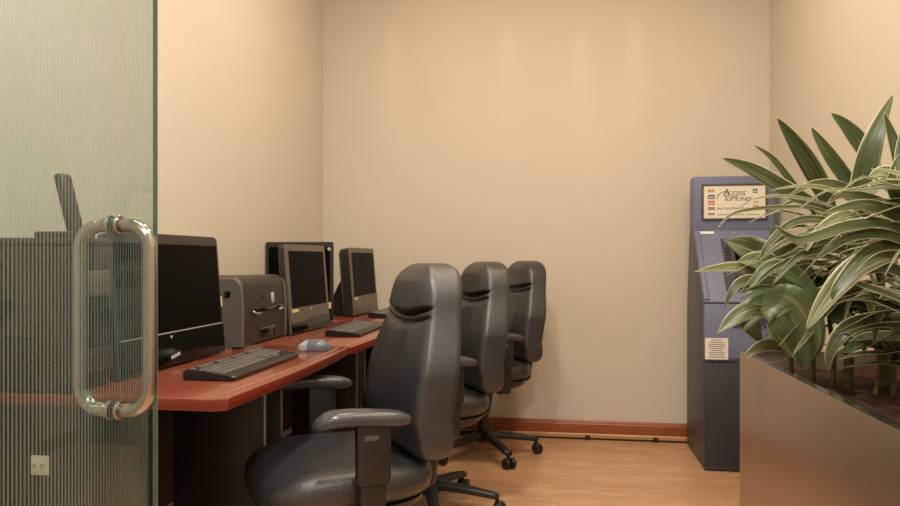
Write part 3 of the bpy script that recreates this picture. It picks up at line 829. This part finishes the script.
# ------------------------------------------------------------------ plants
def bez(cp, t):
    pts = list(cp)
    while len(pts) > 1: pts = [a.lerp(b, t) for a, b in zip(pts, pts[1:])]
    return pts[0]
def cat_rom(P_, t):
    n = len(P_)-1; s_ = min(n-1, int(t*n)); u = t*n - s_
    p0 = P_[max(0, s_-1)]; p1 = P_[s_]; p2 = P_[s_+1]; p3 = P_[min(n, s_+2)]
    return .5*((2*p1) + (p2-p0)*u + (2*p0-5*p1+4*p2-p3)*u*u + (3*p1-p0-3*p2+p3)*u**3)
def leaf(bm, uvl, P_, w_, nref, fold=.25, prof='strap', wave=0, mi=0, seg=16, twist=0):
    P_ = [Vector(p) for p in P_]
    NS = 6; rows = []
    off = random.randint(0, 40)
    vo = random.random()*9
    for k in range(seg+1):
        t = k/seg
        p = cat_rom(P_, t); tn = (cat_rom(P_, min(1, t+.02)) - cat_rom(P_, max(0, t-.02)))
        tn = tn.normalized() if tn.length > 1e-6 else Vector((0, 0, 1))
        sd = tn.cross(nref)
        sd = sd.normalized() if sd.length > 1e-3 else Vector((1, 0, 0))
        up = sd.cross(tn).normalized()
        if twist:
            a = twist*t; sd, up = sd*math.cos(a)+up*math.sin(a), up*math.cos(a)-sd*math.sin(a)
        if prof == 'strap': ww = w_*(.34+.66*min(1, t/.3))*max(0, 1-max(0, (t-.45)/.55)**1.9)
        else: ww = w_*max(0, math.sin(PI*min(1, t*.93+.05)))**.8*(1 if t < .8 else 1-((t-.8)/.2)**1.5)
        ww = max(ww, .0006)
        row = []
        for i in range(NS+1):
            u = -1+2*i/NS
            q = p + sd*(u*ww/2) + up*(abs(u)**1.5*fold*ww/2) + up*(wave*ww*math.sin(t*14+off+u*1.2)*abs(u))
            row.append((bm.verts.new(q), i/NS + 2*off, t*2+vo))
        rows.append(row)
    for a, b_ in zip(rows, rows[1:]):
        for i in range(NS):
            f = bm.faces.new((a[i][0], a[i+1][0], b_[i+1][0], b_[i][0]))
            f.material_index = mi; f.smooth = True
            for lp, c in zip(f.loops, (a[i], a[i+1], b_[i+1], b_[i])):
                uu = c[1] - 2*off
                lp[uvl].uv = (2*off + min(.999, max(.001, uu)), c[2])
def newfol():
    bm = nb(); return bm, bm.loops.layers.uv.new('uv')
def folobj(name, bm, mats, parent):
    me = bpy.data.meshes.new(name); bm.to_mesh(me); bm.free()
    for q in mats: me.materials.append(q)
    o = bpy.data.objects.new(name, me); link(o, parent)
    s_ = o.modifiers.new('thickness', 'SOLIDIFY'); s_.thickness = .0009; s_.offset = 0
    return o
VIEW = Vector((-.45, -1.0, .35)).normalized()
def hero(bm, uvl, pts, wpx, mi=0, nref=None, fold=.25, prof='strap', wave=0, twist=0):
    """pts: (px,py,depth) from base to tip"""
    P_ = [W(*p) for p in pts]
    d = sum(p[2] for p in pts)/len(pts)
    leaf(bm, uvl, P_, wpx*d/F, nref or VIEW, fold, prof, wave, mi, 20, twist)
def clampp(p):
    # keep foliage above the rim, on this side of the right wall, above soil, and off the cabinet
    p = p.copy()
    p.x = min(p.x, XR-.012)
    if p.y > 3.4: p.y = 3.4
    if PX0-.14 < p.x < PX1+.02 and p.y < PY1+.12: p.z = max(p.z, .735)
    return p
def spray(bm, uvl, c, n, lmin, lmax, wmin, wmax, elev=(-10, 75), az=(0, 360), droop=.5, mis=(0,), prof='strap', fold=.25):
    for i in range(n):
        a = math.radians(random.uniform(*az)); e = math.radians(random.uniform(*elev))
        Lh = random.uniform(lmin, lmax)
        dr = Vector((math.cos(a)*math.cos(e), math.sin(a)*math.cos(e), math.sin(e)))
        hz_ = Vector((math.cos(a), math.sin(a), 0))
        P_ = []
        base = c + Vector((0, 0, random.uniform(-.05, .05)))
        for k in range(6):
            t = k/5
            P_.append(clampp(base + dr*Lh*t + hz_*Lh*.12*t*t + Vector((0, 0, -1))*droop*Lh*t**2.1*random.uniform(.85, 1.15)))
        leaf(bm, uvl, P_, random.uniform(wmin, wmax), (Vector((0, 0, 1)) + VIEW*.35 + Vector((random.uniform(-.4, .4), random.uniform(-.4, .4), 0))).normalized(), fold, prof, .0, random.choice(mis), 14, random.uniform(-.5, .5))

def stem(parent, pts, rad, name='cane'):
    bm = nb()
    P_ = [Vector(p) for p in pts]
    n = 26; ring_p = []; rr_ = []
    for k in range(n+1):
        ring_p.append(cat_rom(P_, k/n)); rr_.append(rad*(1.0 + (.10 if k % 3 == 0 else 0)))
    tube(bm, ring_p, rr_, 12)
    return bmobj(name, bm, M['cane'], parent, smooth=True)
def plant(name, label, cat, base, group=None):
    o = bpy.data.objects.new(name, None); link(o); o.location = base; tag(o, label, cat, group)
    return o
def relocate(ob, base):
    ob.matrix_parent_inverse = Matrix.Translation(-Vector(base))

# plant 1: cane plant in the middle, trunk in view
b1 = W(848, 392, 2.20); b1.z = .65; h1 = W(853, 262, 2.16)
p1 = plant('corn_plant', 'tall striped cane plant whose knobbly green stem shows above the planter rim', 'plant', b1, 'striped cane plants in the planter')
relocate(stem(p1, [b1, W(849, 350, 2.2), W(848, 310, 2.18), h1], .0135), b1)
bm, uvl = newfol()
H1 = [
 ([(836, 222, 2.15), (818, 180, 2.12), (797, 146, 2.08), (777, 118, 2.05)], 19, 0),
 ([(872, 212, 2.12), (846, 178, 2.1), (826, 150, 2.1), (811, 127, 2.1)], 15, 0),
 ([(830, 212, 2.1), (790, 192, 2.05), (752, 170, 2.02), (722, 158, 2.0)], 17, 0),
 ([(815, 215, 2.1), (790, 180, 2.1), (772, 158, 2.1), (754, 145, 2.1)], 7, 0),
 ([(858, 235, 2.05), (862, 190, 2.0), (874, 140, 1.98), (893, 95, 2.0)], 23, 0),
 ([(884, 185, 2.1), (865, 150, 2.1), (848, 128, 2.1), (831, 113, 2.1)], 17, 0),
 ([(880, 215, 2.0), (845, 188, 1.98), (815, 184, 1.95), (788, 196, 1.93)], 10, 0),
 ([(870, 215, 1.95), (835, 192, 1.9), (805, 186, 1.9), (770, 190, 1.9)], 5, 2),
 ([(860, 230, 1.95), (820, 210, 1.9), (780, 207, 1.85), (735, 213, 1.83), (716, 230, 1.82)], 4.5, 0),
 ([(850, 212, 1.95), (810, 200, 1.9), (775, 196, 1.87), (748, 200, 1.86)], 4, 2),
 ([(865, 240, 1.95), (830, 222, 1.9), (795, 222, 1.87), (768, 245, 1.86), (760, 262, 1.86)], 9, 0),
 ([(870, 235, 1.9), (850, 215, 1.88), (822, 228, 1.86), (806, 252, 1.85)], 11, 2),
 ([(862, 250, 1.92), (828, 236, 1.88), (790, 240, 1.85), (757, 262, 1.84)], 8, 0),
 ([(862, 258, 1.92), (835, 250, 1.9), (800, 256, 1.86), (772, 285, 1.85)], 9, 0),
 ([(905, 252, 1.7), (865, 262, 1.7), (832, 292, 1.7), (806, 330, 1.7)], 24, 2),
 ([(860, 265, 1.95), (880, 245, 1.9), (895, 235, 1.85), (915, 240, 1.8)], 14, 0),
 ([(866, 250, 1.92), (846, 230, 1.9), (818, 236, 1.88), (800, 262, 1.87)], 10, 0),
 ([(850, 262, 2.0), (812, 255, 1.96), (776, 268, 1.94), (752, 288, 1.93)], 8, 0),
]
for pts, w_, mi in H1: hero(bm, uvl, pts, w_, mi)
c = h1.copy()
spray(bm, uvl, c+Vector((0, 0, .05)), 40, .22, .36, .014, .030, (5, 60), (0, 360), .55, (0, 0, 0, 2))
spray(bm, uvl, c, 12, .22, .32, .018, .03, (-5, 40), (120, 300), .4, (0, 0, 2))
spray(bm, uvl, c+Vector((.03, .06, -.12)), 22, .2, .32, .022, .038, (0, 50), (20, 170), .45, (0,))
relocate(folobj('foliage', bm, [M['leafA'], M['leafB'], M['leafC']], p1), b1)

# plant 2: right-hand plant, stem outside the frame
b2 = Vector((.88, 1.72, .65)); h2 = Vector((.89, 1.76, 1.13))
p2 = plant('corn_plant', 'striped cane plant at the right edge of the photo with crossing dark leaves', 'plant', b2, 'striped cane plants in the planter')
relocate(stem(p2, [b2, b2+Vector((0, .02, .15)), b2+Vector((.01, .03, .32)), h2], .013), b2)
bm, uvl = newfol()
H2 = [
 ([(915, 225, 1.85), (905, 180, 1.85), (895, 145, 1.85), (884, 112, 1.85)], 13, 0),
 ([(925, 210, 1.8), (905, 190, 1.75), (886, 172, 1.73), (868, 178, 1.72)], 17, 2),
 ([(930, 215, 1.8), (905, 195, 1.8), (880, 185, 1.78), (866, 200, 1.77)], 18, 2),
 ([(930, 235, 1.75), (900, 200, 1.72), (895, 175, 1.72), (903, 150, 1.72)], 15, 0),
 ([(930, 250, 1.7), (890, 225, 1.66), (850, 226, 1.62), (800, 240, 1.6), (775, 225, 1.6)], 13, 0),
 ([(930, 255, 1.7), (890, 236, 1.66), (850, 238, 1.62), (812, 262, 1.6)], 12, 0),
 ([(935, 262, 1.7), (900, 246, 1.68), (868, 252, 1.66), (838, 285, 1.64), (832, 300, 1.64)], 13, 0),
 ([(935, 240, 1.7), (895, 215, 1.68), (860, 205, 1.66), (822, 214, 1.65)], 14, 0),
 ([(940, 335, 1.8), (895, 320, 1.8), (852, 326, 1.8), (832, 348, 1.8), (828, 370, 1.8)], 17, 0),
 ([(930, 290, 1.8), (890, 268, 1.78), (852, 276, 1.76), (824, 300, 1.75)], 12, 0),
 ([(930, 300, 1.8), (900, 290, 1.8), (880, 310, 1.8), (874, 345, 1.8)], 13, 0),
 ([(935, 245, 1.7), (915, 200, 1.7), (902, 160, 1.72), (905, 120, 1.74)], 16, 0),
 ([(925, 230, 1.8), (885, 205, 1.75), (846, 194, 1.74), (826, 205, 1.73)], 11, 0),
]
for pts, w_, mi in H2: hero(bm, uvl, pts, w_, mi)
spray(bm, uvl, h2, 34, .24, .38, .015, .030, (5, 60), (80, 290), .5, (0, 0, 0, 2))
spray(bm, uvl, h2+Vector((-.03, .0, -.22)), 24, .2, .32, .022, .04, (0, 50), (20, 180), .45, (0,))
relocate(folobj('foliage', bm, [M['leafA'], M['leafB'], M['leafC']], p2), b2)

# plant 3: behind
b3 = Vector((.98, 2.36, .65)); h3 = Vector((.96, 2.36, 1.06))
p3 = plant('corn_plant', 'striped cane plant behind the others, closest to the cash machine and the wall', 'plant', b3, 'striped cane plants in the planter')
relocate(stem(p3, [b3, b3+Vector((0, 0, .14)), b3+Vector((-.01, 0, .28)), h3], .012), b3)
bm, uvl = newfol()
spray(bm, uvl, h3, 24, .20, .32, .02, .032, (0, 50), (0, 360), .55, (0, 0, 0, 2))
spray(bm, uvl, h3+Vector((-.04, 0, -.14)), 20, .2, .32, .022, .034, (-10, 40), (90, 300), .5, (0, 0))
relocate(folobj('foliage', bm, [M['leafA'], M['leafB'], M['leafC']], p3), b3)

# plant 4: broad variegated leaves at the far left end
b4 = W(775, 352, 2.42); b4 = Vector((.80, 2.44, .65))
p4 = plant('dumb_cane', 'bushy plant with broad pale-veined leaves at the far end of the planter', 'plant', b4)
bm, uvl = newfol()
H4 = [
 ([(800, 262, 2.3), (775, 258, 2.28), (750, 250, 2.25), (724, 240, 2.22)], 30, 3, .3),
 ([(800, 285, 2.3), (770, 282, 2.25), (740, 268, 2.2), (718, 268, 2.18), (694, 272, 2.17)], 11, 2, .2),
 ([(812, 285, 2.2), (780, 282, 2.18), (748, 280, 2.16), (733, 290, 2.15), (724, 309, 2.15)], 11, 0, .2),
 ([(815, 305, 2.2), (780, 305, 2.2), (745, 312, 2.2), (716, 334, 2.2)], 21, 3, .3),
 ([(762, 302, 2.15), (785, 308, 2.1), (800, 335, 2.1), (802, 368, 2.12)], 52, 1, .25),
 ([(790, 350, 2.3), (770, 345, 2.3), (755, 350, 2.3), (744, 358, 2.3)], 12, 2, .3),
 ([(810, 300, 2.3), (790, 280, 2.25), (765, 262, 2.22), (735, 262, 2.2)], 24, 3, .3),
 ([(815, 310, 2.25), (800, 270, 2.2), (785, 250, 2.2), (770, 225, 2.2)], 24, 1, .3),
 ([(820, 300, 2.1), (795, 275, 2.1), (770, 268, 2.1), (748, 290, 2.1)], 18, 1, .3),
 ([(760, 340, 2.35), (750, 325, 2.35), (742, 315, 2.35), (732, 322, 2.35)], 18, 1, .3),
 ([(800, 330, 2.2), (790, 312, 2.18), (768, 300, 2.16), (748, 303, 2.15)], 22, 1, .3),
]
for pts, w_, mi, fo in H4: hero(bm, uvl, pts, w_, mi, fold=fo, prof='broad' if mi in (1, 3) else 'strap', wave=.05)
hc = Vector((.80, 2.40, .92))
spray(bm, uvl, hc, 18, .16, .27, .05, .085, (-5, 60), (60, 330), .5, (1,), 'broad', .3)
spray(bm, uvl, hc+Vector((.15, -.2, -.08)), 14, .14, .24, .04, .07, (0, 60), (60, 330), .5, (1, 0), 'broad', .3)
relocate(folobj('foliage', bm, [M['leafA'], M['leafB'], M['leafC'], M['leafD']], p4), b4)
for k, (dx, dy) in enumerate(((0, 0), (.04, -.05), (-.05, .04), (.12, -.16))):
    relocate(stem(p4, [b4+Vector((dx, dy, 0)), b4+Vector((dx*1.1, dy, .1)), b4+Vector((dx*.9, dy*.8, .2)), hc+Vector((dx*.6, dy*.6, .02))], .007, 'stalk'), b4)

b5 = Vector((.93, 1.98, .65))
p5 = plant('leafy_undergrowth_plant', 'low dark leafy plant under the taller cane plants at the right of the planter', 'plant', b5)
bm, uvl = newfol()
spray(bm, uvl, b5+Vector((.02, .05, .14)), 22, .14, .26, .03, .055, (10, 65), (0, 360), .35, (0,), 'broad', .3)
spray(bm, uvl, b5+Vector((.03, .28, .14)), 14, .12, .22, .03, .05, (10, 65), (0, 360), .35, (0,), 'broad', .3)
relocate(folobj('foliage', bm, [M['leafA'], M['leafB'], M['leafC']], p5), b5)
for dx, dy in ((.02, .05), (.03, .28)):
    relocate(stem(p5, [b5+Vector((dx, dy, 0)), b5+Vector((dx, dy, .05)), b5+Vector((dx, dy, .10)), b5+Vector((dx, dy, .15))], .008, 'stalk'), b5)

# ------------------------------------------------------------------ lights
def downlight(x, y, power, color, size=.09, spot=None, blend=.6, label=''):
    o = thing('ceiling_light', label, 'ceiling light', (x, y, ZC), 0, 'recessed ceiling lights')
    bmobj('trim_ring', lathe(nb(), [(size*.9, -.001), (size*1.25, -.001), (size*1.25, -.006), (size*.95, -.008)], 28), M['lamp_trim'], o, smooth=True)
    l = bpy.data.lights.new('lamp', 'SPOT' if spot else 'AREA'); l.energy = power; l.color = color
    if spot: l.spot_size = math.radians(spot); l.spot_blend = blend; l.shadow_soft_size = size
    else: l.shape = 'DISK'; l.size = size*2
    lo = bpy.data.objects.new('lamp', l); link(lo, o); lo.location = (0, 0, -.012)
    return o
WARM = (1, .79, .57); NEUT = (1, .965, .93)
LTS = [(-.45, 1.3, 24, NEUT), (.35, .2, 22, NEUT), (-.55, 2.9, 11, WARM), (.35, 2.8, 12, WARM), (-.2, -1.6, 26, NEUT), (.75, 1.5, 10, WARM)]
lbl = ['ceiling light above the glass door', 'ceiling light above the doorway', 'ceiling light above the desks near the corner', 'ceiling light between the chairs and the cash machine', 'ceiling light in the lobby behind', 'ceiling light above the planter']
for (x, y, pw, cc), lb in zip(LTS, lbl):
    downlight(x, y, pw, cc, .11, None, label='round recessed ' + lb)

def streak_spot(x, y, tgt, power, cone, label):  # added out-of-view spots that draw vertical light streaks on the back wall
    o = thing('ceiling_light', label, 'ceiling light', (x, y, ZC), 0, 'added spots for light streaks on the back wall')
    bmobj('trim_ring', lathe(nb(), [(.03, -.001), (.045, -.001), (.045, -.006), (.033, -.008)], 20), M['lamp_trim'], o, smooth=True)
    l = bpy.data.lights.new('lamp', 'SPOT'); l.energy = power; l.color = (1, .84, .62); l.spot_size = math.radians(cone); l.spot_blend = 1; l.shadow_soft_size = .01
    lo = bpy.data.objects.new('lamp', l); link(lo, o); lo.location = (0, 0, -.02)
    v = Vector(tgt) - Vector((x, y, ZC-.02)); lo.rotation_euler = v.to_track_quat('-Z', 'Y').to_euler()
for x, z, pw, cn, lb in ((-.30, 2.05, 6, 14, 'added spot for a light streak on the middle of the back wall'), (.12, 2.1, 7, 11, 'added spot for a light streak on the back wall left of the cash machine'), (.42, 2.15, 6, 12, 'added spot for a light streak on the back wall nearest the cash machine'), (-1.0, 2.1, 5, 14, 'added spot for a light streak on the back wall by the left corner')):
    streak_spot(x, YB-.14, (x+.01, YB, z), pw, cn, lb)
wd = bpy.data.worlds.new('world'); sc.world = wd; wd.use_nodes = True
wd.node_tree.nodes['Background'].inputs['Color'].default_value = (.9, .85, .75, 1)
wd.node_tree.nodes['Background'].inputs['Strength'].default_value = .2
sc.view_settings.view_transform = 'Standard'; sc.view_settings.look = 'None'; sc.view_settings.gamma = 1
sc.view_settings.exposure = 0.45
sc.view_settings.use_curve_mapping = False
sc.cycles.use_denoising = True
sc.cycles.max_bounces = 10; sc.cycles.transparent_max_bounces = 24
